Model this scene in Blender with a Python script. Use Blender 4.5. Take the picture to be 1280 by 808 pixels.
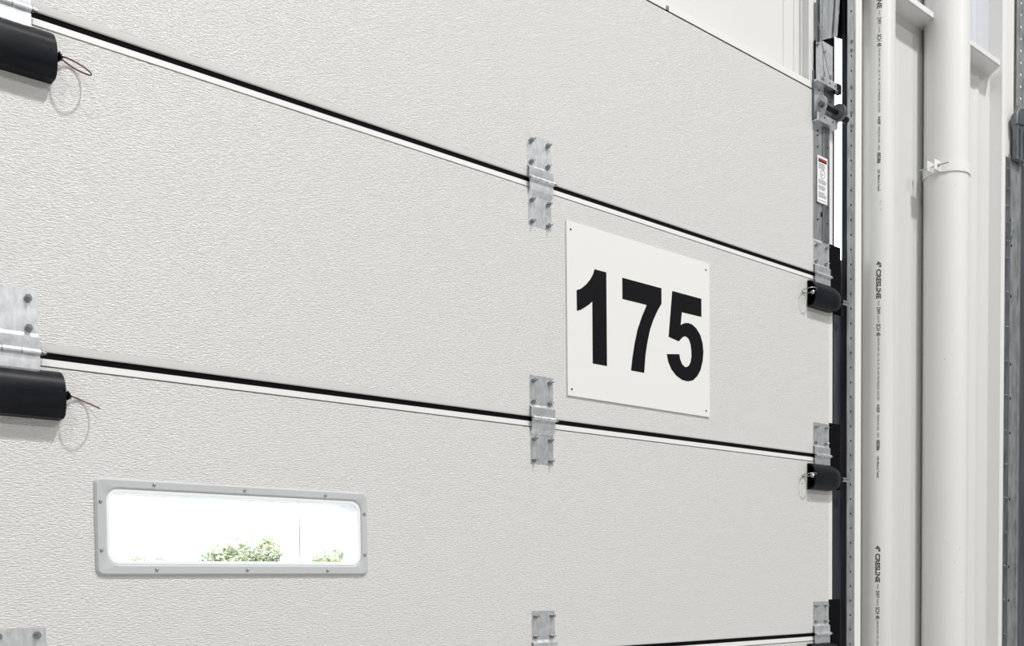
import bpy, bmesh, math, random
from mathutils import Vector, Matrix

S = 0.0254                      # all scene measures below are inches, x along the door, y outward, z up
SCN = bpy.context.scene
COL = SCN.collection
for o in list(bpy.data.objects):
    bpy.data.objects.remove(o)

# ------------------------------------------------------------------ camera
YAW, PITCH, ROLL = 0.738734, -0.0389577, -0.0099973
fw = Vector((math.sin(YAW)*math.cos(PITCH), math.cos(YAW)*math.cos(PITCH), math.sin(PITCH)))
rt = Vector((math.cos(YAW), -math.sin(YAW), 0))
up = rt.cross(fw)
r2 = rt*math.cos(ROLL) + up*math.sin(ROLL)
u2 = up*math.cos(ROLL) - rt*math.sin(ROLL)
cam = bpy.data.cameras.new('camera')
cam.sensor_width = 36.0
cam.lens = 1361.93/1280*36.0
cam.shift_y = (783.506-404)/1280
cam.clip_start = 0.05
cam.clip_end = 400
co = bpy.data.objects.new('camera', cam)
COL.objects.link(co)
co.matrix_world = Matrix(((r2.x, u2.x, -fw.x, -1.98628), (r2.y, u2.y, -fw.y, -2.05465), (r2.z, u2.z, -fw.z, 1.404463), (0, 0, 0, 1)))
SCN.camera = co

# ------------------------------------------------------------------ sky, lamps, exposure
w = bpy.data.worlds.new('sky')
SCN.world = w
w.use_nodes = True
bg = w.node_tree.nodes['Background']
bg.inputs[0].default_value = (0.96, 0.98, 1.0, 1)
bg.inputs[1].default_value = 6.6

def lamp(x, y, z, power, size=0.5):
    l = bpy.data.lights.new('high_bay_lamp', 'AREA')
    l.shape = 'DISK'
    l.size = size
    l.energy = power
    l.color = (1.0, 0.985, 0.975)
    o = bpy.data.objects.new('high_bay_lamp', l)
    COL.objects.link(o)
    o.location = (x, y, z)
for lx, ly, p in ((1.2, -5.1, 1080), (-5.2, -5.6, 420), (8.0, -5.6, 300), (-3.0, -12.5, 640), (5.2, -12.5, 720)):
    lamp(lx, ly, 10.4, p)

vs = SCN.view_settings
vs.view_transform = 'Standard'
vs.look = 'None'
vs.gamma = 1
vs.use_curve_mapping = False
vs.exposure = -0.32

# ------------------------------------------------------------------ materials
def new_mat(name, col, rough=0.5, metal=0.0, spec=0.5):
    m = bpy.data.materials.new(name)
    m.use_nodes = True
    b = m.node_tree.nodes['Principled BSDF']
    b.inputs['Base Color'].default_value = (*col, 1)
    b.inputs['Roughness'].default_value = rough
    b.inputs['Metallic'].default_value = metal
    b.inputs['Specular IOR Level'].default_value = spec
    return m

def nodes(m):
    return m.node_tree.nodes, m.node_tree.links, m.node_tree.nodes['Principled BSDF']

def add_noise(m, scale, vec_scale=(1, 1, 1), detail=3, rough=0.5, lo=None, hi=None, bump=0.0, dist=0.001, p0=0.35, p1=0.65):
    n, l, b = nodes(m)
    tc = n.new('ShaderNodeTexCoord')
    mp = n.new('ShaderNodeMapping')
    mp.inputs['Scale'].default_value = vec_scale
    tx = n.new('ShaderNodeTexNoise')
    tx.inputs['Scale'].default_value = scale
    tx.inputs['Detail'].default_value = detail
    tx.inputs['Roughness'].default_value = rough
    l.new(tc.outputs['Object'], mp.inputs['Vector'])
    l.new(mp.outputs['Vector'], tx.inputs['Vector'])
    if lo is not None:
        r = n.new('ShaderNodeValToRGB')
        r.color_ramp.elements[0].position = p0
        r.color_ramp.elements[1].position = p1
        r.color_ramp.elements[0].color = (*lo, 1)
        r.color_ramp.elements[1].color = (*hi, 1)
        l.new(tx.outputs['Fac'], r.inputs['Fac'])
        l.new(r.outputs['Color'], b.inputs['Base Color'])
    if bump:
        bp = n.new('ShaderNodeBump')
        bp.inputs['Strength'].default_value = bump
        bp.inputs['Distance'].default_value = dist
        l.new(tx.outputs['Fac'], bp.inputs['Height'])
        l.new(bp.outputs['Normal'], b.inputs['Normal'])
    return m

M = {}
M['door'] = add_noise(new_mat('embossed_door_steel', (0.655, 0.65, 0.638), 0.28, 0, 0.5), 1.0, (115, 115, 400), 2.0, 0.55, bump=1.0, dist=0.0028)
M['rail'] = new_mat('smooth_door_steel', (0.655, 0.652, 0.64), 0.4)
M['lip'] = new_mat('white_door_lip', (0.70, 0.70, 0.69), 0.4)
M['white'] = add_noise(new_mat('white_wall_paint', (0.76, 0.77, 0.76), 0.5), 3.0, (1, 1, .3), 3, 0.5, (0.74, 0.75, 0.74), (0.78, 0.785, 0.775))
M['liner'] = new_mat('white_liner', (0.65, 0.655, 0.645), 0.45)
M['blue_liner'] = new_mat('cool_grey_liner', (0.54, 0.56, 0.60), 0.45)
M['trimwhite'] = new_mat('white_jamb_paint', (0.74, 0.74, 0.725), 0.4)
M['girt'] = new_mat('off_white_girt', (0.70, 0.695, 0.68), 0.45)
M['pvc'] = add_noise(new_mat('grey_white_pvc', (0.68, 0.68, 0.66), 0.35), 6.0, (1, 1, .2), 3, 0.5, (0.64, 0.645, 0.625), (0.70, 0.70, 0.68))
M['pvcw'] = add_noise(new_mat('painted_pvc', (0.78, 0.78, 0.765), 0.4), 5.0, (1, 1, .15), 3, 0.5, (0.70, 0.70, 0.685), (0.725, 0.725, 0.71))
M['galv'] = add_noise(new_mat('galvanised_steel', (0.6, 0.63, 0.65), 0.42, 0.9), 60, (1, 1, .6), 4, 0.6, (0.62, 0.65, 0.67), (0.86, 0.89, 0.91))
M['galvd'] = add_noise(new_mat('weathered_galvanised_steel', (0.4, 0.42, 0.44), 0.45, 0.9), 40, (1, 1, .35), 4, 0.6, (0.36, 0.385, 0.395), (0.58, 0.605, 0.615))
M['galvdark'] = add_noise(new_mat('dull_dark_steel', (0.2, 0.215, 0.23), 0.5, 0.8), 30, (1, 1, .3), 4, 0.6, (0.12, 0.135, 0.145), (0.24, 0.26, 0.275))
M['track'] = add_noise(new_mat('dark_track_steel', (0.11, 0.125, 0.15), 0.4, 0.75), 30, (1, 1, .1), 3, 0.5, (0.10, 0.115, 0.14), (0.17, 0.19, 0.22))
M['zinc'] = new_mat('zinc_bolt', (0.42, 0.44, 0.46), 0.3, 1.0)
M['hole'] = new_mat('hole_black', (0.01, 0.01, 0.012), 0.9)
M['rubber'] = new_mat('black_rubber', (0.004, 0.004, 0.005), 0.8, 0, 0.06)
M['plastic'] = add_noise(new_mat('black_plastic', (0.006, 0.007, 0.01), 0.4, 0, 0.16), 40, (.3, 1, 1), 3, 0.5, (0.004, 0.005, 0.008), (0.010, 0.011, 0.015))
M['wire'] = new_mat('reddish_wire', (0.12, 0.06, 0.05), 0.4, 0.5)
M['wiresteel'] = new_mat('steel_wire', (0.32, 0.30, 0.27), 0.35, 0.9)
M['cable'] = new_mat('grey_cable', (0.2, 0.2, 0.2), 0.5, 0.7)
M['sign'] = new_mat('white_sign_plastic', (0.77, 0.77, 0.75), 0.35)
M['ink'] = new_mat('black_sign_print', (0.004, 0.004, 0.006), 0.5, 0, 0.15)
M['pipeink'] = new_mat('dark_pipe_print', (0.05, 0.05, 0.055), 0.5)
M['paper'] = new_mat('label_paper', (0.78, 0.78, 0.8), 0.5)
M['red'] = new_mat('label_red', (0.35, 0.03, 0.02), 0.5)
M['lblink'] = new_mat('label_ink', (0.18, 0.18, 0.2), 0.6)
M['frame'] = new_mat('grey_window_plastic', (0.50, 0.525, 0.53), 0.45)
M['bead'] = new_mat('white_window_bead', (0.86, 0.875, 0.89), 0.4)
M['concrete'] = add_noise(new_mat('concrete', (0.4, 0.39, 0.37), 0.6), 1.5, (1, 1, 1), 5, 0.6, (0.40, 0.395, 0.385), (0.48, 0.475, 0.46))
M['ceil'] = new_mat('grey_ceiling_deck', (0.5, 0.5, 0.5), 0.7)
M['dark_wall'] = new_mat('dim_warehouse_wall', (0.22, 0.22, 0.22), 0.7)
M['ground'] = add_noise(new_mat('yard_asphalt', (0.2, 0.2, 0.2), 0.8), 0.6, (1, 1, 1), 5, 0.6, (0.16, 0.16, 0.16), (0.24, 0.24, 0.235))
M['leaf'] = add_noise(new_mat('pale_leaves', (0.3, 0.34, 0.16), 0.6), 1.4, (1, 1, 1), 3, 0.6, (0.22, 0.30, 0.20), (0.46, 0.46, 0.30))
M['bark'] = new_mat('tree_bark', (0.2, 0.16, 0.12), 0.9)
M['stain'] = new_mat('rust_stain', (0.50, 0.42, 0.30), 0.7)
M['bead_caulk'] = new_mat('white_caulk', (0.85, 0.85, 0.84), 0.35)
g = bpy.data.materials.new('clear_glass')
g.use_nodes = True
gn = g.node_tree
gn.nodes.clear()
go = gn.nodes.new('ShaderNodeOutputMaterial')
gm = gn.nodes.new('ShaderNodeMixShader')
gt = gn.nodes.new('ShaderNodeBsdfTransparent')
gg = gn.nodes.new('ShaderNodeBsdfGlossy')
gg.inputs['Roughness'].default_value = 0.02
gt.inputs[0].default_value = (0.95, 0.97, 0.97, 1)
gm.inputs[0].default_value = 0.06
gn.links.new(gt.outputs[0], gm.inputs[1])
gn.links.new(gg.outputs[0], gm.inputs[2])
gn.links.new(gm.outputs[0], go.inputs[0])
M['glass'] = g

# ------------------------------------------------------------------ mesh helpers (inches)
class MB:
    def __init__(s):
        s.bm = bmesh.new()
    def _merge(s, t):
        me = bpy.data.meshes.new('t')
        t.to_mesh(me)
        t.free()
        s.bm.from_mesh(me)
        bpy.data.meshes.remove(me)
    def box(s, x0, x1, y0, y1, z0, z1, bev=0.0, seg=1):
        t = bmesh.new()
        bmesh.ops.create_cube(t, size=1)
        for v in t.verts:
            v.co = Vector(((x0+x1)/2+v.co.x*(x1-x0), (y0+y1)/2+v.co.y*(y1-y0), (z0+z1)/2+v.co.z*(z1-z0)))
        if bev:
            bmesh.ops.bevel(t, geom=t.edges[:], offset=bev, segments=seg, affect='EDGES', profile=0.5)
        s._merge(t)
        return s
    def prism(s, poly, axis, a0, a1, bev=0.0):
        t = bmesh.new()
        def P(p, a):
            return {'x': (a, p[0], p[1]), 'y': (p[0], a, p[1]), 'z': (p[0], p[1], a)}[axis]
        A = [t.verts.new(P(p, a0)) for p in poly]
        B = [t.verts.new(P(p, a1)) for p in poly]
        n = len(poly)
        t.faces.new(A)
        t.faces.new(B[::-1])
        for i in range(n):
            j = (i+1) % n
            t.faces.new((A[j], A[i], B[i], B[j]))
        bmesh.ops.recalc_face_normals(t, faces=t.faces[:])
        if bev:
            bmesh.ops.bevel(t, geom=t.edges[:], offset=bev, segments=1, affect='EDGES')
        s._merge(t)
        return s
    def strip(s, pts, th, axis, a0, a1):
        """bent sheet: open polyline in the plane across axis, thickness th"""
        P = [Vector(p) for p in pts]
        L = []
        for i, p in enumerate(P):
            d = Vector((0, 0))
            if i: d += (p-P[i-1]).normalized()
            if i < len(P)-1: d += (P[i+1]-p).normalized()
            d.normalize()
            L.append(Vector((-d.y, d.x))*th)
        return s.prism([tuple(p) for p in P]+[tuple(p+q) for p, q in list(zip(P, L))[::-1]], axis, a0, a1)
    def cyl(s, p0, p1, r, n=16, r1=None):
        p0, p1 = Vector(p0), Vector(p1)
        d = p1-p0
        t = bmesh.new()
        bmesh.ops.create_cone(t, cap_ends=True, segments=n, radius1=r, radius2=r if r1 is None else r1, depth=d.length)
        mt = Matrix.Translation((p0+p1)/2) @ d.to_track_quat('Z', 'Y').to_matrix().to_4x4()
        bmesh.ops.transform(t, matrix=mt, verts=t.verts)
        s._merge(t)
        return s
    def sphere(s, c, r, sx=1, sy=1, sz=1):
        t = bmesh.new()
        bmesh.ops.create_uvsphere(t, u_segments=14, v_segments=9, radius=r)
        for v in t.verts:
            v.co = Vector((c[0]+v.co.x*sx, c[1]+v.co.y*sy, c[2]+v.co.z*sz))
        s._merge(t)
        return s
    def tube(s, pts, r, n=8, closed=False):
        P = [Vector(p) for p in pts]
        N = len(P)
        t = bmesh.new()
        rings = []
        ref = None
        for i in range(N):
            if closed:
                d = P[(i+1) % N]-P[i-1]
            else:
                d = P[min(i+1, N-1)]-P[max(i-1, 0)]
            d.normalize()
            if ref is None:
                ref = d.orthogonal().normalized()
            ref = (ref-d*ref.dot(d)).normalized()
            b = d.cross(ref)
            rings.append([t.verts.new(P[i]+(ref*math.cos(a)+b*math.sin(a))*r) for a in [2*math.pi*k/n for k in range(n)]])
        for i in range(N if closed else N-1):
            A, B = rings[i], rings[(i+1) % N]
            for k in range(n):
                t.faces.new((A[k], A[(k+1) % n], B[(k+1) % n], B[k]))
        if not closed:
            t.faces.new(rings[0][::-1])
            t.faces.new(rings[-1])
        bmesh.ops.recalc_face_normals(t, faces=t.faces[:])
        s._merge(t)
        return s
    def loft(s, loops, closed_loops=False):
        """loops: lists of equal length of 3d points, skinned one to the next"""
        t = bmesh.new()
        R = [[t.verts.new(p) for p in L] for L in loops]
        n = len(loops[0])
        k = len(R)
        for i in range(k if closed_loops else k-1):
            A, B = R[i], R[(i+1) % k]
            for j in range(n):
                t.faces.new((A[j], A[(j+1) % n], B[(j+1) % n], B[j]))
        bmesh.ops.recalc_face_normals(t, faces=t.faces[:])
        s._merge(t)
        return s
    def mesh(s, name, mat, smooth=30):
        me = bpy.data.meshes.new(name)
        for v in s.bm.verts:
            v.co *= S
        s.bm.to_mesh(me)
        s.bm.free()
        me.materials.append(mat)
        if smooth:
            me.shade_smooth()
            me.set_sharp_from_angle(angle=math.radians(smooth))
        return me

def link(name, me, parent=None, loc=(0, 0, 0)):
    o = bpy.data.objects.new(name, me)
    COL.objects.link(o)
    o.location = Vector(loc)*S
    if parent:
        o.parent = parent
    return o

def build(name, mb, mat, parent=None, loc=(0, 0, 0), smooth=30):
    return link(name, mb.mesh(name, M[mat], smooth), parent, loc)

def tag(o, label, cat, group=None):
    o['label'] = label
    o['category'] = cat
    if group:
        o['group'] = group
    return o

def thing(name, loc, label, cat, group=None):
    return tag(link(name, None, None, loc), label, cat, group)

def struct(o, label=None, cat=None):
    o['kind'] = 'structure'
    if label:
        tag(o, label, cat)
    return o

def rrect(x0, x1, z0, z1, r, y, n=6):
    out = []
    for cx, cz, a in ((x1-r, z1-r, 0), (x0+r, z1-r, 90), (x0+r, z0+r, 180), (x1-r, z0+r, 270)):
        for k in range(n+1):
            t = math.radians(a+90*k/n)
            out.append((cx+r*math.cos(t), y, cz+r*math.sin(t)))
    return out

# ------------------------------------------------------------------ structure: room shell
CEIL = 440.0
BACK = -640.0
WY = 1.8                       # plane of the liner between the doors
struct(build('floor', MB().box(-360, 480, BACK, 6, -6, 0), 'concrete'), 'grey concrete warehouse floor below the dock door', 'floor')
struct(build('ceiling', MB().box(-360, 480, BACK, 6, CEIL, CEIL+6), 'ceil'), 'grey warehouse ceiling far above the door', 'ceiling')
struct(build('wall_left', MB().box(-366, -360, BACK, 6, 0, CEIL), 'dark_wall'), 'grey side wall of the warehouse left of the door', 'wall')
struct(build('wall_right', MB().box(480, 486, BACK, 6, 0, CEIL), 'dark_wall'), 'grey side wall of the warehouse far to the right', 'wall')
struct(build('wall_rear', MB().box(-366, 486, BACK-6, BACK, 0, CEIL), 'dark_wall'), 'grey wall of the warehouse behind the viewer', 'wall')

# the dock wall: liner between the doors, in front view it goes left pier, header, right pier
pier = struct(link('wall_dock', None), 'white dock wall around the overhead door and between the doors', 'wall')
build('left_pier', MB().box(-360, -61.2, WY, 8, 0, CEIL), 'liner', pier)
# header over our door
build('header_panel', MB().box(-61.2, 50.6, 2.3, 8, 119.6, CEIL), 'liner', pier)
build('header_flange', MB().box(50.6, 53.2, 1.0, 3, 121.2, 132.6).prism([(50.6, 132.6), (53.2, 132.6), (54.0, 133.3), (54.0, CEIL), (50.6, CEIL)], 'y', 1.0, 3).box(50.6, 54.6, 2.2, 3, 119.6, CEIL), 'liner', pier)
build('header_seam', MB().box(46.6, 46.8, 2.22, 2.3, 121, CEIL).box(49.0, 49.15, 2.2, 2.3, 121, CEIL).box(50.35, 50.6, 2.0, 2.3, 121, CEIL), 'liner', pier)
# liner right of our door, shallow vertical ribs; ends in the next door's jamb
def ribbed(x0, x1, ribs, y, back, h):
    pts = [(x0, y)]
    for a, b in ribs:
        pts += [(a-.45, y), (a, y-h), (b, y-h), (b+.45, y)]
    pts += [(x1, y), (x1, back), (x0, back)]
    return pts
LEDGE = 139.2
RIBS = ((71.6, 72.3), (97.2, 97.9), (101.0, 101.8))
build('liner_panel', MB().prism(ribbed(61.2, 106.6, RIBS, WY, 8, 0.2), 'z', 0, 100.5), 'liner', pier)
build('liner_panel', MB().prism(ribbed(62.3, 106.6, RIBS, WY, WY+.5, 0.2), 'z', 100.5, 131.2), 'liner', pier)
build('liner_panel', MB().prism(ribbed(61.2, 106.6, RIBS, WY, WY+.5, 0.2), 'z', 131.2, LEDGE+.6), 'liner', pier)
build('upper_liner_panel', MB().prism(ribbed(61.2, 106.6, ((72.5, 73.8), (82, 83.6), (97.0, 98.0), (101.0, 102.3)), WY+.3, WY+.8, 0.35), 'z', LEDGE+.6, CEIL), 'blue_liner', pier)
build('right_pier', MB().box(106.6, 113, WY, 8, 0, CEIL).box(229, 480, WY, 8, 0, CEIL).box(113, 229, WY, 8, 122, CEIL), 'liner', pier)
# header column beside the slit, above the opening
build('jamb_backing', MB().box(50.6, 61.2, 2.75, 2.95, 131.2, CEIL), 'track', pier)

# jambs either side of the pier
t1 = struct(build('trim_1', MB().box(60.25, 61.85, -.3, 1.7, 0, CEIL, .04), 'trimwhite'), 'white painted steel jamb edge beside the perforated track', 'jamb')
t2 = struct(build('trim_2', MB().box(106.3, 107.7, -.3, WY+.4, 0, CEIL, .04), 'trimwhite'), 'white jamb at the far right beside the next door track', 'jamb')
t3 = struct(build('trim_3', MB().box(-61.85, -60.25, -.3, WY+.4, 0, CEIL, .04), 'trimwhite'), 'white jamb on the left of the overhead door', 'jamb')

# girt ledge, notched around the white pipe
t4 = struct(link('trim_4', None, None, (0, 0, LEDGE)), 'off white horizontal ledge notched around the white downpipe', 'ledge')
for poly in ([(61.9, -1.0), (81.0, -1.0), (81.3, .3), (83.4, WY), (61.9, WY)], [(87.5, -1.0), (103.7, -1.0), (106.2, WY), (85.4, WY), (87.3, .3)]):
    build('ledge_piece', MB().prism(poly, 'z', 0, .12), 'girt', t4, smooth=0)
    build('ledge_lip', MB().box(poly[0][0], poly[1][0], -1.05, -.93, 0, .85, .02), 'girt', t4)
# ------------------------------------------------------------------ the overhead door
door = struct(link('door_1', None, None, (0, 0, 0)), 'white embossed sectional overhead dock door numbered 175', 'overhead door')
def section(parent, z0, z1, hole=None, half=54.0, has_top_gap=True):
    f0, f1 = z0+.92, (z1-.80 if has_top_gap else z1-.06)
    m = MB()
    if hole:
        a, b, c, d = hole
        m.box(-half, a, 0, 2, f0, f1).box(b, half, 0, 2, f0, f1).box(a, b, 0, 2, f0, c).box(a, b, 0, 2, d, f1)
    else:
        m.box(-half, half, 0, 2, f0, f1)
    o = build('door_section', m, 'door', parent, smooth=0)
    build('bottom_rail', MB().prism([(.006, z0+.92), (.02, z0+.5), (.05, z0+.36), (.12, z0+.30), (2, z0+.30), (2, z0+.92)], 'x', -half, half), 'rail', o)
    if has_top_gap: build('top_rail', MB().prism([(-.02, z1-.68), (-.01, z1-.70), (.35, z1-.70), (.35, z1-.80), (2, z1-.80), (2, z1-.16), (.16, z1-.16), (.05, z1-.2)], 'x', -half, half), 'lip', o)
    if has_top_gap:
        build('gasket', MB().box(-half, half, .17, 1.9, z1-.16, z1+.30), 'rubber', o)
    return o
for k in range(5):
    section(door, 24*k, 24*k+24, (-45.3, -22.85, 57.35, 62.55) if k == 2 else None, has_top_gap=k < 4)
for sx in (-1, 1):
    build('end_cap', MB().box(min(54.02*sx, 55.0*sx), max(54.02*sx, 55.0*sx), .05, 1.9, 0, 119.9, .03), 'lip', door)
build('bottom_astragal', MB().box(-54, 54, .3, 1.7, -.0, .3), 'rubber', door)

# header seal strip over the door with a small bolt
hs = struct(link('trim_5', None, None, (0, 0, 120)), 'thin white header seal strip along the top of the door', 'seal strip')
build('strip', MB().prism([(.25, .14), (.03, .16), (.03, 1.0), (.12, 1.03), (.3, 1.06), (2.3, 2.6), (2.3, .1)], 'x', -61, 50.2), 'trimwhite', hs)
build('gap_shade', MB().box(-54, 50.2, .1, .28, -.3, .3), 'rubber', hs)  # black filler standing in for the shade in the gap above the door
build('clip', MB().box(20.0, 20.4, -.12, .1, .1, .6, .03), 'zinc', hs)

# side seals: black rubber closing the gap behind the door edge; a slit of daylight stays open high on the right
seal = struct(link('trim_6', None, None, (0, 0, 0)), 'black rubber side seal strip behind the right door edge', 'seal')
build('lower_seal', MB().box(52.6, 61.2, 2.5, 3.0, 0, 100.5), 'rubber', seal)
build('slit_seal', MB().box(52.6, 59.45, 2.5, 3.0, 100.5, 131.2), 'rubber', seal)
build('upper_seal', MB().box(54.2, 63.2, 2.5, 2.7, 131.2, CEIL), 'rubber', seal)
seal2 = struct(build('trim_7', MB().box(-61.2, -52.6, 2.5, 3.0, 0, 131.2), 'rubber'), 'black rubber side seal strip on the left door edge', 'seal')
struct(build('trim_8', MB().box(-61.2, 50.6, 2.3, 3.0, 119.4, 119.6), 'rubber'), 'dark gap seal hidden behind the door top', 'seal')

# ------------------------------------------------------------------ window in the third section
win = struct(link('window_1', None, None, (-34.2, 0, 59.87)), 'grey framed slot window with rounded corners in the door section', 'window')
X0, X1, Z0, Z1 = -12.2, 12.2, -3.66, 3.68
IX0, IX1, IZ0, IZ1 = -11.35, 11.5, -2.82, 2.90
loops = [rrect(X0, X1, Z0, Z1, .5, 0), rrect(X0, X1, Z0, Z1, .5, -.08), rrect(X0+.16, X1-.16, Z0+.16, Z1-.16, .42, -.24),
         rrect(IX0-.12, IX1+.12, IZ0-.12, IZ1+.12, 1.02, -.24), rrect(IX0, IX1, IZ0, IZ1, .95, -.16), rrect(IX0, IX1, IZ0, IZ1, .95, 0)]
build('window_frame', MB().loft(loops, True), 'frame', win)
bl = [rrect(IX0, IX1, IZ0, IZ1, .95, -.10), rrect(IX0+.05, IX1-.05, IZ0+.05, IZ1-.05, .9, -.14), rrect(IX0+.26, IX1-.26, IZ0+.26, IZ1-.26, .7, -.13),
      rrect(IX0+.30, IX1-.30, IZ0+.30, IZ1-.30, .66, -.08), rrect(IX0+.33, IX1-.33, IZ0+.33, IZ1-.33, .64, 2.15),
      rrect(IX0, IX1, IZ0, IZ1, .9, 2.15), rrect(IX0, IX1, IZ0, IZ1, .9, .0)]
build('glazing_bead', MB().loft(bl, True), 'bead', win)
build('pane', MB().box(IX0+.2, IX1-.2, 1.0, 1.08, IZ0+.2, IZ1-.2), 'glass', win)
sm = MB().cyl((0, 0, 0), (0, -.05, 0), .13, 14).sphere((0, -.05, 0), .11, 1, .7, 1).mesh('screw', M['zinc'])
for x, z in ((-41.8, 63.2), (-34.1, 63.14), (-26.4, 63.1), (-22.38, 61.65), (-22.38, 58.03), (-41.75, 56.68), (-34.0, 56.66), (-26.3, 56.62), (-46.0, 61.75), (-46.0, 58.12)):
    link('screw', sm, win, (x+34.2, -.24, z-59.87))

# ------------------------------------------------------------------ number sign
sign = thing('number_sign', (15.6, 0, 84), 'white rectangular plastic sign reading 175 in black on the door', 'sign')
build('panel', MB().box(-12.05, 12.05, -.16, -.01, -9.05, 9.05, .02), 'sign', sign)
DIG = {
 '1': [(-7.86, 4.76), (-6.02, 4.76), (-6.0, -5.26), (-8.25, -5.26), (-8.25, 1.28), (-8.76, 0.88), (-9.33, 0.52), (-9.97, 0.15), (-10.61, -0.09), (-10.63, 2.07), (-9.95, 2.35), (-9.17, 2.92), (-8.52, 3.57), (-8.08, 4.21)],
 '7': [(-3.46, 4.66), (3.17, 4.66), (3.16, 2.92), (2.48, 2.05), (1.74, 0.9), (1.15, -0.31), (0.71, -1.68), (0.35, -3.23), (0.11, -5.24), (-2.1, -5.24), (-1.86, -3.8), (-1.48, -2.18), (-0.99, -0.63), (-0.27, 0.87), (0.6, 2.36), (-3.46, 2.36)],
 '5': [(5.08, 4.69), (10.44, 4.69), (10.44, 2.57), (6.8, 2.55), (6.58, 1.05), (7.29, 1.37), (7.91, 1.49), (8.69, 1.43), (9.48, 1.1), (10.2, 0.44), (10.64, -0.42), (10.81, -1.44), (10.67, -2.55), (10.24, -3.68), (9.6, -4.49), (8.81, -5.04), (7.87, -5.28), (6.79, -5.23), (5.72, -4.86), (4.87, -4.25), (4.31, -3.46), (4.05, -2.62), (6.31, -2.34), (6.46, -2.9), (6.8, -3.39), (7.26, -3.65), (7.63, -3.66), (8.04, -3.45), (8.35, -3.04), (8.54, -2.33), (8.52, -1.56), (8.36, -0.84), (8.06, -0.36), (7.59, -0.14), (7.22, -0.16), (6.82, -0.38), (6.23, -0.88), (4.39, -0.62)]}
for k in '175':
    build('digit', MB().prism(DIG[k], 'y', -.175, -.15), 'ink', sign, smooth=0)
hm = MB().cyl((0, 0, 0), (0, -.02, 0), .12, 10).mesh('screw_hole', M['hole'])
for x, z in ((-11.45, 8.2), (11.3, 8.2), (-11.45, -8.35), (11.3, -8.35)):
    link('screw_hole', hm, sign, (x, -.16, z))

# ------------------------------------------------------------------ hinges
bolt_mesh = MB().cyl((0, 0, 0), (0, -.06, 0), .25, 16).cyl((0, -.06, 0), (0, -.24, 0), .19, 6).cyl((0, -.24, 0), (0, -.55, 0), .085, 8).mesh('bolt', M['zinc'])
flat_bolt_mesh = MB().cyl((0, 0, 0), (0, -.05, 0), .27, 16).cyl((0, -.05, 0), (0, -.2, 0), .18, 6).cyl((0, -.2, 0), (0, -.32, 0), .1, 8).mesh('bolt', M['zinc'])

def hinge(name, x, seam, label, hw, bx, group, lower_full=True, mat='galv', bolt=bolt_mesh):
    h = link(name, None, door, (x, 0, seam))
    h['label'] = label
    build('upper_leaf', MB().strip([(-.01, 4.5), (-.01, 1.5), (-.34, 1.2), (-.34, .35), (-.3, .2)], .09, 'x', -hw, hw), mat, h, smooth=20)
    pts = [(-.32, .0), (-.34, -.25), (-.34, -1.0), (-.01, -1.45), (-.01, -4.5)] if lower_full else [(-.32, .0), (-.34, -.25), (-.34, -1.25)]
    build('lower_leaf', MB().strip(pts, .09, 'x', -hw+.05, hw-.02), mat, h, smooth=20)
    w3 = 2*hw/3
    for k in range(3):
        build('knuckle', MB().cyl((-hw+k*w3+.03, -.40, .12), (-hw+(k+1)*w3-.03, -.40, .12), .21, 16), mat, h)
    build('hinge_pin', MB().cyl((-hw-.1, -.40, .12), (hw+.38, -.40, .12), .12, 12).cyl((hw+.05, -.40, .12), (hw+.14, -.40, .12), .2, 12), 'zinc', h)
    zs = (3.95, 1.85) + ((-1.95, -4.1) if lower_full else ())
    for z in zs:
        for dx in bx:
            link('bolt', bolt, h, (dx, -.10, z))
    return h

G1 = 'hinges down the middle of the door'
for s_, lab in ((96, 'galvanised hinge on the upper seam, above left of the 175 sign'), (72, 'galvanised hinge on the seam just left of the 175 sign foot'), (48, 'galvanised hinge at the bottom edge of the photo, middle of the door')):
    hinge('door_hinge', -.15, s_, lab, 1.66, (-1.15, 1.15), G1)
G2 = 'hinges on the left door edge'
for s_, lab in ((96, 'wide galvanised end hinge in the top left corner'), (72, 'wide galvanised end hinge on the left edge at mid height'), (48, 'wide galvanised end hinge in the bottom left corner below the window')):
    hinge('end_hinge', -52.1, s_, lab, 2.0, (-1.3, 1.35), G2, False, 'galv', flat_bolt_mesh)
G3 = 'hinges on the right door edge'
for s_, lab in ((96, 'galvanised end hinge on the right door edge below the warning label'), (72, 'galvanised end hinge on the right door edge at sign foot height'), (48, 'galvanised end hinge on the right door edge at the bottom')):
    hinge('end_hinge', 52.0, s_, lab, 1.85, (-1.2, 1.15), G3, False, 'galv', bolt_mesh)

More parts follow.
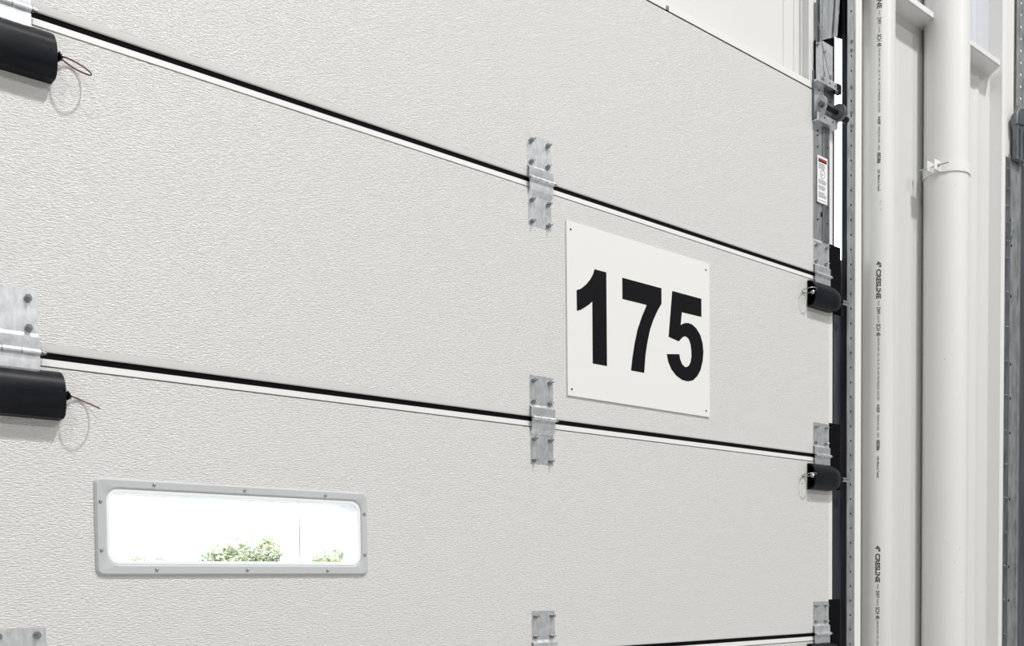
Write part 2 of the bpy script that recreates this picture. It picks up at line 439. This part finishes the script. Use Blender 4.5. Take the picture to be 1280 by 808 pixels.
# ------------------------------------------------------------------ spring plungers in black housings with wire pull rings
PROF = [(-.02, -1.1), (-.5, -1.12), (-.9, -1.4), (-1.2, -1.9), (-1.36, -2.45), (-1.38, -3.1), (-1.3, -3.8), (-1.12, -4.25), (-.85, -4.48), (-.02, -4.55)]
def plunger(seam, side, label, group):
    """side -1: left door edge, +1: right door edge"""
    xe = 48.7*side
    t = thing('release_plunger', (xe, 0, seam), label, 'plunger', group)
    d = side                                        # direction from the inner end towards the door edge
    L = 6.9
    inner = [(y*.9, -2.85+(z+2.85)*.88) for y, z in PROF]
    inner[0] = (-.1, inner[0][1]); inner[-1] = (-.1, inner[-1][1])
    if side < 0:
        e_ = [(y*.97, -2.85+(z+2.85)*.97) for y, z in PROF]
        hb = MB().loft([[(x, y, z) for y, z in pr] for x, pr in ((d*L, PROF), (d*.06, PROF), (0, e_))])
        hb.prism(e_, 'x', 0, d*.05)
    else:
        # open inner end: a shell with a recessed cavity
        lo = [[(x, y, z) for y, z in pr] for x, pr in ((d*L, [(y*.62, -2.75+(z+2.75)*.55) for y, z in PROF]), (d*(L-.5), [(y*.86, -2.75+(z+2.75)*.8) for y, z in PROF]), (d*(L-1.3), [(y*.97, -2.8+(z+2.8)*.95) for y, z in PROF]), (d*(L-2.2), PROF), (0, PROF), (0.02*d, inner), (1.5*d, inner))]
        hb = MB().loft(lo)
        hb.prism(inner, 'x', 1.45*d, 1.6*d)
        hb.prism([(y*.62, -2.75+(z+2.75)*.55) for y, z in PROF], 'x', d*(L-.02), d*(L+.02))
    h = build('housing', hb, 'plastic', t, smooth=35)
    if side < 0:
        build('screw_dimple', MB().cyl((-.42, -1.35, -2.65), (-.42, -1.40, -2.65), .07, 10), 'hole', h)
        build('knob', MB().cyl((0, -.85, -2.8), (.14, -.85, -2.8), .16, 12).cyl((.14, -.85, -2.8), (.26, -.85, -2.8), .2, 14, .36).cyl((.26, -.85, -2.8), (.42, -.85, -2.8), .36, 14, .16), 'plastic', t)
        build('collar', MB().cyl((.42, -.85, -2.8), (.48, -.85, -2.8), .26, 14), 'zinc', t)
        c = Vector((.42+1.02, -.98, -2.8-.34))
        e1 = Vector((1, 0, -.33)); e2 = Vector((0, -1, -.30))
        rp = [c+e1*1.02*math.cos(a)+e2*.88*math.sin(a) for a in [2*math.pi*k/40 for k in range(40)]]
        build('pull_ring', MB().tube(rp, .055, 8, True), 'wire', t)
    else:
        build('knob', MB().cyl((1.4, -.85, -2.8), (-.05, -.85, -2.8), .22, 14).cyl((-.05, -.85, -2.8), (-.2, -.85, -2.8), .3, 14, .2), 'zinc', t)
        c = Vector((-.05-.95, -1.0, -2.8+.06))
        e1 = Vector((-1, 0, .0)); e2 = Vector((0, -1, .16))
        rp = [c+e1*1.0*math.cos(a)+e2*.9*math.sin(a) for a in [2*math.pi*k/40 for k in range(40)]]
        build('pull_ring', MB().tube(rp, .06, 8, True), 'wiresteel', t)
        build('plunger_pin', MB().cyl((L+.3, -.75, -2.9), (L+1.9, -.75, -2.9), .32, 14).cyl((L+1.9, -.75, -2.9), (L+2.2, -.75, -2.9), .32, 14, .2), 'zinc', t)
        build('edge_guard', MB().box(54.0-48.7, 56.9-48.7, -.04, .5, -4.2, 4.75, .06), 'rubber', t)
    return t
GP = 'release plungers on the left door edge'
plunger(96, -1, 'black plunger housing with wire ring in the top left corner', GP)
plunger(72, -1, 'black plunger housing with wire ring at mid height on the left', GP)
plunger(48, -1, 'black plunger housing hanging below the photo at the bottom left', GP)
GR = 'release plungers on the right door edge'
plunger(96, 1, 'black plunger with wire ring on the right door edge beside the sign', GR)
plunger(72, 1, 'black plunger with wire ring on the right door edge below sign height', GR)
plunger(48, 1, 'black plunger with flat guard on the right door edge at the bottom', GR)

# ------------------------------------------------------------------ right edge hardware of the top section
ep = thing('end_stile_plate', (52.05, 0, 98), 'tall galvanised plate with small holes on the top door section edge', 'plate')
build('plate', MB().strip([(-1.85, -.01), (.35, -.01), (1.85, .0)][::-1], -.07, 'z', 2.7, 17.8).box(-1.95, -1.85, -.12, .0, 2.7, 17.8), 'galvd', ep, smooth=15)
build('plate_fold', MB().prism([(.3, -.08), (.42, -.2), (1.7, -.2), (1.85, -.08)], 'z', 2.7, 17.8), 'galvdark', ep, smooth=15)  # same plate, darker steel: shading of the bent side is in the colour
ph = MB().cyl((0, 0, 0), (0, -.03, 0), .13, 10).mesh('hole', M['hole'])
for x, z in ((-.9, 5.4), (-.9, 7.6), (-.9, 16.4), (-.9, 14.9), (-.9, 17.0)):
    link('hole', ph, ep, (x, -.075, z))
for x, z in ((1.2, 5.2), (1.2, 7.3), (1.2, 15.2)):
    link('hole', ph, ep, (x, -.195, z))
build('slot', MB().box(-.12, .12, -.1, -.06, 5.9, 6.5, .05), 'hole', ep)

lb = thing('warning_label', (52.0, -.22, 105.6), 'small white warning label with red heading on the galvanised plate', 'label')
build('paper', MB().box(-1.2, 1.2, -.02, .12, 0, 6.1), 'paper', lb)
build('heading', MB().box(-1.0, 1.0, -.026, -.01, 5.5, 5.8), 'red', lb)
build('heading_text', MB().box(-.9, .3, -.028, -.02, 5.38, 5.5).box(-1.0, 1.0, -.026, -.01, 5.3, 5.5), 'ink', lb)
tx = MB()
random.seed(4)
for z in [5.1, 4.95, 4.8, 4.65, 4.5, 3.0, 2.85, 2.7, 2.55, 2.2, 2.05, 1.9, 1.75, 1.35, 1.2, 1.05, .9, .75, .3]:
    tx.box(-.95, random.uniform(.4, 1.0), -.025, -.01, z-.045, z+.03)
build('text_lines', tx, 'lblink', lb)['kind'] = 'stuff'
build('pictogram', MB().tube([(.55*math.cos(a), -.022, 3.8+.55*math.sin(a)) for a in [2*math.pi*k/28 for k in range(28)]], .035, 6, True).box(-.2, -.1, -.026, -.01, 3.5, 4.1).box(-.1, .25, -.026, -.01, 3.7, 3.78), 'lblink', lb)

tb = thing('top_roller_bracket', (52.2, 0, 116.2), 'galvanised roller bracket with washer and shaft at the top right door corner', 'bracket')
build('base_plate', MB().box(-2.3, 2.5, -.14, -.02, 0, 5.2, .03), 'galv', tb)
build('backing_plate', MB().box(.3, 2.6, -.24, -.14, .6, 5.0, .03), 'galvdark', tb)
build('side_flange', MB().box(-2.42, -2.3, -.32, -.02, -.2, 6.2, .03), 'track', tb)
build('top_bar', MB().box(-2.35, 2.3, -.95, -.02, 4.75, 4.9).box(-2.35, 2.3, -1.02, -.92, 4.55, 5.5, .02), 'galv', tb)
build('bar_end', MB().box(2.0, 3.1, -1.15, -.4, 4.3, 5.6, .12), 'plastic', tb)
build('lower_bar', MB().box(-2.3, 2.6, -.75, -.02, -.35, -.2).box(-2.3, 2.6, -.82, -.72, -.35, .7, .02), 'galv', tb)
for x in (-1.2, .3, 1.6):
    link('hole', ph, tb, (x, -1.02, 5.0))
link('hole', ph, tb, (-1.0, -.14, 4.0))
link('hole', ph, tb, (1.6, -.24, 3.2))
link('hole', ph, tb, (-.7, -.82, .3))
link('hole', ph, tb, (1.4, -.82, .3))
oval = [(-.95+.85*math.cos(a), 1.75+(1.15 if math.sin(a) > 0 else 1.6)*math.sin(a)) for a in [2*math.pi*k/28 for k in range(28)]]
build('roller_carrier', MB().prism([(y, z) for y, z in oval], 'x', -1.7, -1.58), 'galvd', tb)
build('shaft', MB().cyl((-2.0, -1.0, 1.7), (4.2, -1.0, 1.7), .26, 16).cyl((-2.05, -1.0, 1.7), (-1.5, -1.0, 1.7), .4, 6), 'galvdark', tb)
build('sleeve', MB().cyl((-.6, -1.0, 1.7), (1.9, -1.0, 1.7), .34, 16), 'plastic', tb)
build('roller', MB().cyl((1.95, -1.0, 1.7), (2.15, -1.0, 1.7), .8, 24).cyl((2.15, -1.0, 1.7), (2.6, -1.0, 1.7), 1.15, 28).cyl((2.6, -1.0, 1.7), (2.75, -1.0, 1.7), .85, 24), 'galvdark', tb)
build('roller_stub', MB().cyl((2.7, -.9, 1.4), (4.6, -.9, 1.4), .45, 16), 'plastic', tb)
for x, z in ((-1.7, 5.05), (1.9, 4.4)):
    link('bolt', flat_bolt_mesh, tb, (x, -.95, z))

hp = thing('track_mounting_plate', (54.2, .8, 121.2), 'dull galvanised mounting plate with small holes above the door corner', 'plate')
build('plate', MB().box(-2.3, 2.0, 0, .12, 0, 6.6, .02), 'galv', hp)
build('upper_plate', MB().prism([(-1.6, 6.2), (2.2, 7.9), (3.4, 11.5), (3.4, 80), (-1.6, 80)], 'y', -.12, .0), 'galvd', hp, smooth=0)
build('side_plate', MB().box(-2.35, -1.65, -.06, .9, 6.0, 11.0, .02).box(-1.75, -1.62, -.3, .2, 6.0, 80), 'galvdark', hp)
build('edge_seal', MB().box(-2.5, -2.35, -.12, .12, -.2, 6.0), 'rubber', hp)
build('brace', MB().prism([(1.6, 7.6), (2.4, 8.0), (5.0, 30), (4.2, 30)], 'y', -.45, -.3), 'galvd', hp, smooth=0)
for z in (8.2, 10.2, 12.3):
    link('hole', ph, hp, (-.9, -.12, z))
for x, z in ((-1.9, 5.6), (-.2, 5.2)):
    link('bolt', flat_bolt_mesh, hp, (x, 0, z))

for i, (pts, lab) in enumerate((([(51.6, -.75, 121.6), (51.4, -.5, 126.5), (51.7, -.35, 132), (52.1, -.2, 200)], 'thin grey lift cable rising straight from the roller bracket'),
                                ([(53.1, -.75, 121.6), (51.9, -.55, 125.0), (51.0, -.4, 128.2), (50.9, -.2, 129.0)], 'thin grey lift cable slanting up from the roller bracket'))):
    tag(build('lift_cable', MB().tube(pts, .045, 6).cyl(pts[0], (Vector(pts[0])+Vector((0, 0, .9))), .12, 10), 'cable'), lab, 'cable', 'lift cables at the door corner')

# ------------------------------------------------------------------ tracks
tr = thing('door_track', (59.3, 0, 0), 'perforated galvanised vertical door track right of the numbered door', 'track')
build('angle_leg', MB().box(-.85, .8, -.12, -.02, 0, 131.0, .01), 'galvd', tr)
build('side_leg', MB().box(.7, .8, -.02, 1.7, 0, 131.0), 'track', tr)  # same angle, darker steel: shadow on both side legs is in the colour
build('upper_angle_leg', MB().box(-.7, .95, -.02, .08, 131.05, 330, .01), 'galvd', tr)
build('upper_side_leg', MB().box(.8, .9, .08, 1.7, 131.05, 330), 'track', tr)
build('roller_channel', MB().strip([(-2.6, .9), (-2.6, 1.0), (-.6, 1.0), (-.6, .9)], .1, 'z', 0, 92.0), 'track', tr)
hmt = MB().cyl((0, 0, 0), (0, -.02, 0), .17, 10).mesh('hole', M['hole'])
z = 2.0
while z < 131:
    if min(abs(z-q) for q in (118.0, 120.0, 94.0)) > .6:
        link('hole', hmt, tr, (.08, -.115, z))
    z += 2.02
for z in range(66, 76):
    link('hole', hmt, tr, (.18, -.015, z*2.02))
for z in (129.2, 128.0, 123.0, 119.6, 117.8):
    link('bolt', flat_bolt_mesh, tr, (.05, -.115, z))

nt = thing('next_door_track', (108.6, 0, 0), 'dark bolted steel track of the next door at the right frame edge', 'track')
build('angle_leg', MB().box(-.85, 1.35, -.2, -.1, 0, 126, .01), 'galvdark', nt)
build('side_leg', MB().box(1.25, 1.35, -.1, 1.2, 0, 126), 'track', nt)
build('seam_gap', MB().box(1.36, 1.7, -.02, .32, 0, 126), 'rubber', nt)  # black box put in for the shade between the two steel strips
build('inner_plate', MB().box(1.7, 5.4, .3, .4, 0, 127), 'galvd', nt)
build('channel', MB().box(5.4, 6.2, .1, 1.6, 0, 127), 'galvd', nt)
build('outer_channel', MB().box(6.2, 11.0, .6, 1.6, 0, 127), 'track', nt)
struct(build('trim_9', MB().box(107.7, 113.0, .7, WY, 126.4, 430, .03), 'girt'), 'beige painted column face above the next door track', 'column')
build('upper_strip', MB().box(4.7, 9.0, .2, .35, 136, 430), 'galvd', nt)
for z in [124, 120.7, 117.8, 115.0, 112, 109.2, 103.5, 97.7, 92, 86.2, 80.3, 74.7, 69, 63.2, 57.4, 51.6, 45.8]:
    link('bolt', flat_bolt_mesh, nt, (.2, -.2, z)).scale = (1.3, 1.6, 1.3)
for z in [112, 103.5, 92, 86.2, 80.3, 69, 57.4, 51.6]:
    link('hole', hmt, nt, (3.0, .3, z)).scale = (1.6, 1, 1.6)
bhm = MB().cyl((0, 0, 0), (0, -.05, 0), .2, 12).mesh('bright_hole', M['sign'])  # white discs standing in for through-holes that show bright behind the strip
for k in range(12):
    link('bright_hole', bhm, nt, (5.9, .2, 137.4+k*2.0))
jb = MB().box(-.9, .9, -.35, .0, -1.4, 1.6, .06).box(-.9, -.5, -.7, -.3, -1.4, 1.6, .05)
build('joint_bracket', jb, 'galvd', nt, (2.2, .2, 114.6))
for x, z in ((-.1, .9), (.4, -.3), (-.1, -.9)):
    link('bolt', flat_bolt_mesh, nt, (2.2+x, -.15, 114.6+z))

rb = thing('next_roller_bracket', (112.6, 0, 126.2), 'dark ribbed roller bracket of the next door at the right edge', 'bracket')
build('body', MB().prism([(-1.3, 0), (2.5, .2), (3.4, .6), (3.4, 8.0), (2.9, 8.9), (-.9, 8.1), (-1.9, 7.2), (-1.9, 5.9), (-1.3, 5.0)], 'y', -.75, .2, .1), 'galvdark', rb)
build('cap', MB().prism([(-2.0, 5.6), (3.5, 6.6), (3.5, 9.0), (2.9, 9.4), (-1.0, 8.5), (-2.0, 7.5)], 'y', -.95, -.2, .1), 'galvdark', rb)
for x in (-.4, 1.0, 2.4):
    build('rib', MB().box(x-.12, x+.12, -.98, -.7, .6, 5.2, .05), 'track', rb)
build('slot', MB().box(1.0, 1.35, -.97, -.94, 6.9, 8.3), 'hole', rb)

# next door leaf, beyond the frame
d2 = struct(link('door_2', None, None, (174.5, 0, 0)), 'white sectional overhead door of the next dock beyond the right edge', 'overhead door')
for k in range(5):
    section(d2, 24*k, 24*k+24, has_top_gap=k < 4)
build('door_backing', MB().box(-61.5, 54.5, 2.2, 3.2, 0, 122), 'rubber', d2)

# ------------------------------------------------------------------ pipes
PX, PY, PR = 66.1, -.45, 2.22
p1 = thing('plastic_pipe', (PX, PY, 0), 'grey white plastic pipe printed with black lettering beside the door jamb', 'pipe')
build('tube', MB().cyl((0, 0, 0), (0, 0, 400), PR, 56), 'pvc', p1)
TH0 = math.atan2(80.9+PY, PX+78.2) + math.radians(2)
def pipe_text(txt, z_top, length, height, bold=0.0, th=TH0):
    cu = bpy.data.curves.new('print', 'FONT')
    cu.body = txt
    cu.size = 1.0
    cu.offset = bold
    tmp = bpy.data.objects.new('print', cu)
    COL.objects.link(tmp)
    bpy.context.view_layer.update()
    me = bpy.data.meshes.new_from_object(tmp.evaluated_get(bpy.context.evaluated_depsgraph_get()))
    bpy.data.objects.remove(tmp)
    bpy.data.curves.remove(cu)
    xs = [v.co.x for v in me.vertices]
    x0, x1 = min(xs), max(xs)
    for v in me.vertices:
        lx = (v.co.x-x0)/(x1-x0)*length
        a = th + (v.co.y-.35)*height/.7/PR
        v.co = Vector((-(PR+.02)*math.cos(a), -(PR+.02)*math.sin(a), z_top-lx))*S
    me.materials.clear()
    me.materials.append(M['pipeink'])
    return me
seg = [('4" CRESLINE', 0, 5.2, .58, .045), ('PVC', 5.5, .7, .26, 0), ('DWV', 6.4, 1.0, .48, .02), ('CELLULAR CORE', 7.5, 1.0, .26, 0), ('SCH 40', 8.7, 1.7, .52, .02),
       ('FOR PVC DWV  PVC 1120  AT 73F  NOT FOR PRESSURE  ASTM F891', 10.6, 8.8, .28, 0), ('NSF', 20.0, 1.1, .34, .03), ('MADE IN USA', 21.4, 2.2, .28, 0), ('1832', 23.9, .7, .26, 0),
       ('00386', 24.9, 1.5, .42, .03), ('USA Made & Tested', 27.2, 3.0, .3, .01)]
pm = [(pipe_text(t, -d, L, h, b), d) for t, d, L, h, b in seg]
for base in (139.9, 100.0, 60.2, 20.4):
    for me, d in pm:
        link('printed_line', me, p1, (0, 0, base))
sp = []
random.seed(9)
st = MB()
for k in range(9):
    a = TH0+math.radians(6)+random.uniform(-.05, .05)
    zz = 108.4+random.uniform(-1.4, 1.6)
    r = random.uniform(.03, .09)
    n = Vector((-math.cos(a), -math.sin(a), 0))
    st.cyl(n*(PR-.01)+Vector((0, 0, zz)), n*(PR+.012)+Vector((0, 0, zz)), r, 8)
build('glue_stain', st, 'stain', p1)

QX, QY, QR = 84.3, -1.5, 3.27
p2 = thing('downpipe', (QX, QY, 0), 'wide white painted downpipe strapped to the wall', 'pipe')
build('tube', MB().cyl((0, 0, 0), (0, 0, 400), QR, 64), 'pvcw', p2)
sk = MB()
for k in range(12):
    a = random.uniform(.3, 1.4)
    zz = random.uniform(45, 120)
    n = Vector((-math.cos(a), -math.sin(a), 0))
    sk.cyl(n*(QR-.01)+Vector((0, 0, zz)), n*(QR+.01)+Vector((0, 0, zz)), random.uniform(.03, .07), 7)
build('scuff', sk, 'lblink', p2)

stp = thing('pipe_strap', (QX, QY, 117.0), 'white steel strap clamp with bolted ears around the downpipe', 'pipe strap')
arc = [math.radians(a) for a in range(-62, 248, 10)]
band_o = [((QR+.14)*math.cos(math.pi+a), (QR+.14)*math.sin(math.pi+a)) for a in arc]
N = 48
lo = []
for rr, zz in ((QR+.02, -.8), (QR+.16, -.8), (QR+.16, .8), (QR+.02, .8)):
    lo.append([(rr*math.cos(2*math.pi*k/N), rr*math.sin(2*math.pi*k/N), zz) for k in range(N)])
build('band', MB().loft(lo, True), 'trimwhite', stp)
build('front_ear', MB().box(-QR-1.9, -QR+.7, -.75, -.6, -.75, .75, .02).prism([(-QR+.5, -.75), (-QR+.5, -.6), (-QR+.9, -2.1), (-QR+.75, -2.15)], 'z', -.75, .75), 'trimwhite', stp)
build('rear_ear', MB().box(-QR-1.9, -QR+.4, .35, .48, -.75, .75, .02), 'trimwhite', stp)
build('clamp_bolt', MB().cyl((-QR-.85, 2.3, 0), (-QR-.85, -2.3, 0), .1, 10).cyl((-QR-.85, -.75, 0), (-QR-.85, -1.0, 0), .24, 6).cyl((-QR-.85, 2.1, 0), (-QR-.85, 2.35, 0), .26, 6), 'zinc', stp)
build('side_tab', MB().box(QR+.05, QR+.5, -.5, .3, -1.6, .6, .02), 'trimwhite', stp)
for dz in (-.1, -1.3):
    link('bolt', flat_bolt_mesh, stp, (QR+.3, -.5, dz))

# ------------------------------------------------------------------ outside: yard, trees and a pole seen through the window
struct(build('ground', MB().box(-6000, 8000, 10, 6000, -54, -48), 'ground'), 'grey asphalt yard outside the dock door', 'ground')
def tree(x, y, top, rad, n, seed, label):
    random.seed(seed)
    base = -1.22
    o = link('tree', None, None, (x/S, y/S, base/S))
    tag(o, label, 'tree', 'trees outside the window')
    H = top-base
    bm = bmesh.new()
    lumps = [(random.uniform(-.65, .65)*rad, random.uniform(-.5, .5)*rad, H-rad*random.uniform(.42, 1.0), rad*random.uniform(.28, .45)) for _ in range(13)]
    for i in range(n):
        lx, ly, lz, lr = random.choice(lumps)
        d = Vector((random.gauss(0, 1), random.gauss(0, 1), random.gauss(0, 1))).normalized()*lr*random.uniform(.55, 1.0)
        c = Vector((lx, ly, min(lz+d.z, H)))+Vector((d.x, d.y, 0))
        a = Vector((random.gauss(0, 1), random.gauss(0, 1), random.gauss(0, 1))).normalized()
        b = a.orthogonal().normalized()
        s = random.uniform(.06, .13)*max(.6, rad/2.6)
        vs_ = [bm.verts.new(c+q) for q in (a*s*1.5, b*s*.7, -a*s*1.5, -b*s*.7)]
        bm.faces.new(vs_)
    me = bpy.data.meshes.new('foliage')
    bm.to_mesh(me)
    bm.free()
    me.materials.append(M['leaf'])
    link('foliage', me, o)
    tk = MB().cyl((0, 0, 0), (0, 0, (H-rad*.9)/S), rad*.09/S, 10, rad*.05/S)
    for lx, ly, lz, lr in lumps:
        tk.cyl((0, 0, (H-rad*1.6)/S), (lx/S, ly/S, lz/S), rad*.035/S, 6, rad*.015/S)
    build('trunk', tk, 'bark', o)
tree(25.9, 50, 4.5, 2.7, 5200, 3, 'broad pale green tree in the middle of the window view')
tree(32.4, 50, 4.0, 1.9, 3000, 5, 'pale tree partly cut off by the right side of the window')
tree(21.2, 50, 3.25, 1.2, 1300, 8, 'small faint tree at the lower left of the window view')
pole = tag(link('light_pole', None, None, (29.75/S, 50/S, -48)), 'thin grey pole standing outside seen through the window', 'pole')
build('post', MB().cyl((0, 0, 0), (0, 0, 400), 1.8, 10, 1.4), 'track', pole)
build('lamp_head', MB().box(-14, 3, -4, 4, 396, 401, 1), 'galvd', pole)
build('footing', MB().cyl((0, 0, 0), (0, 0, 24), 8, 16), 'concrete', pole)
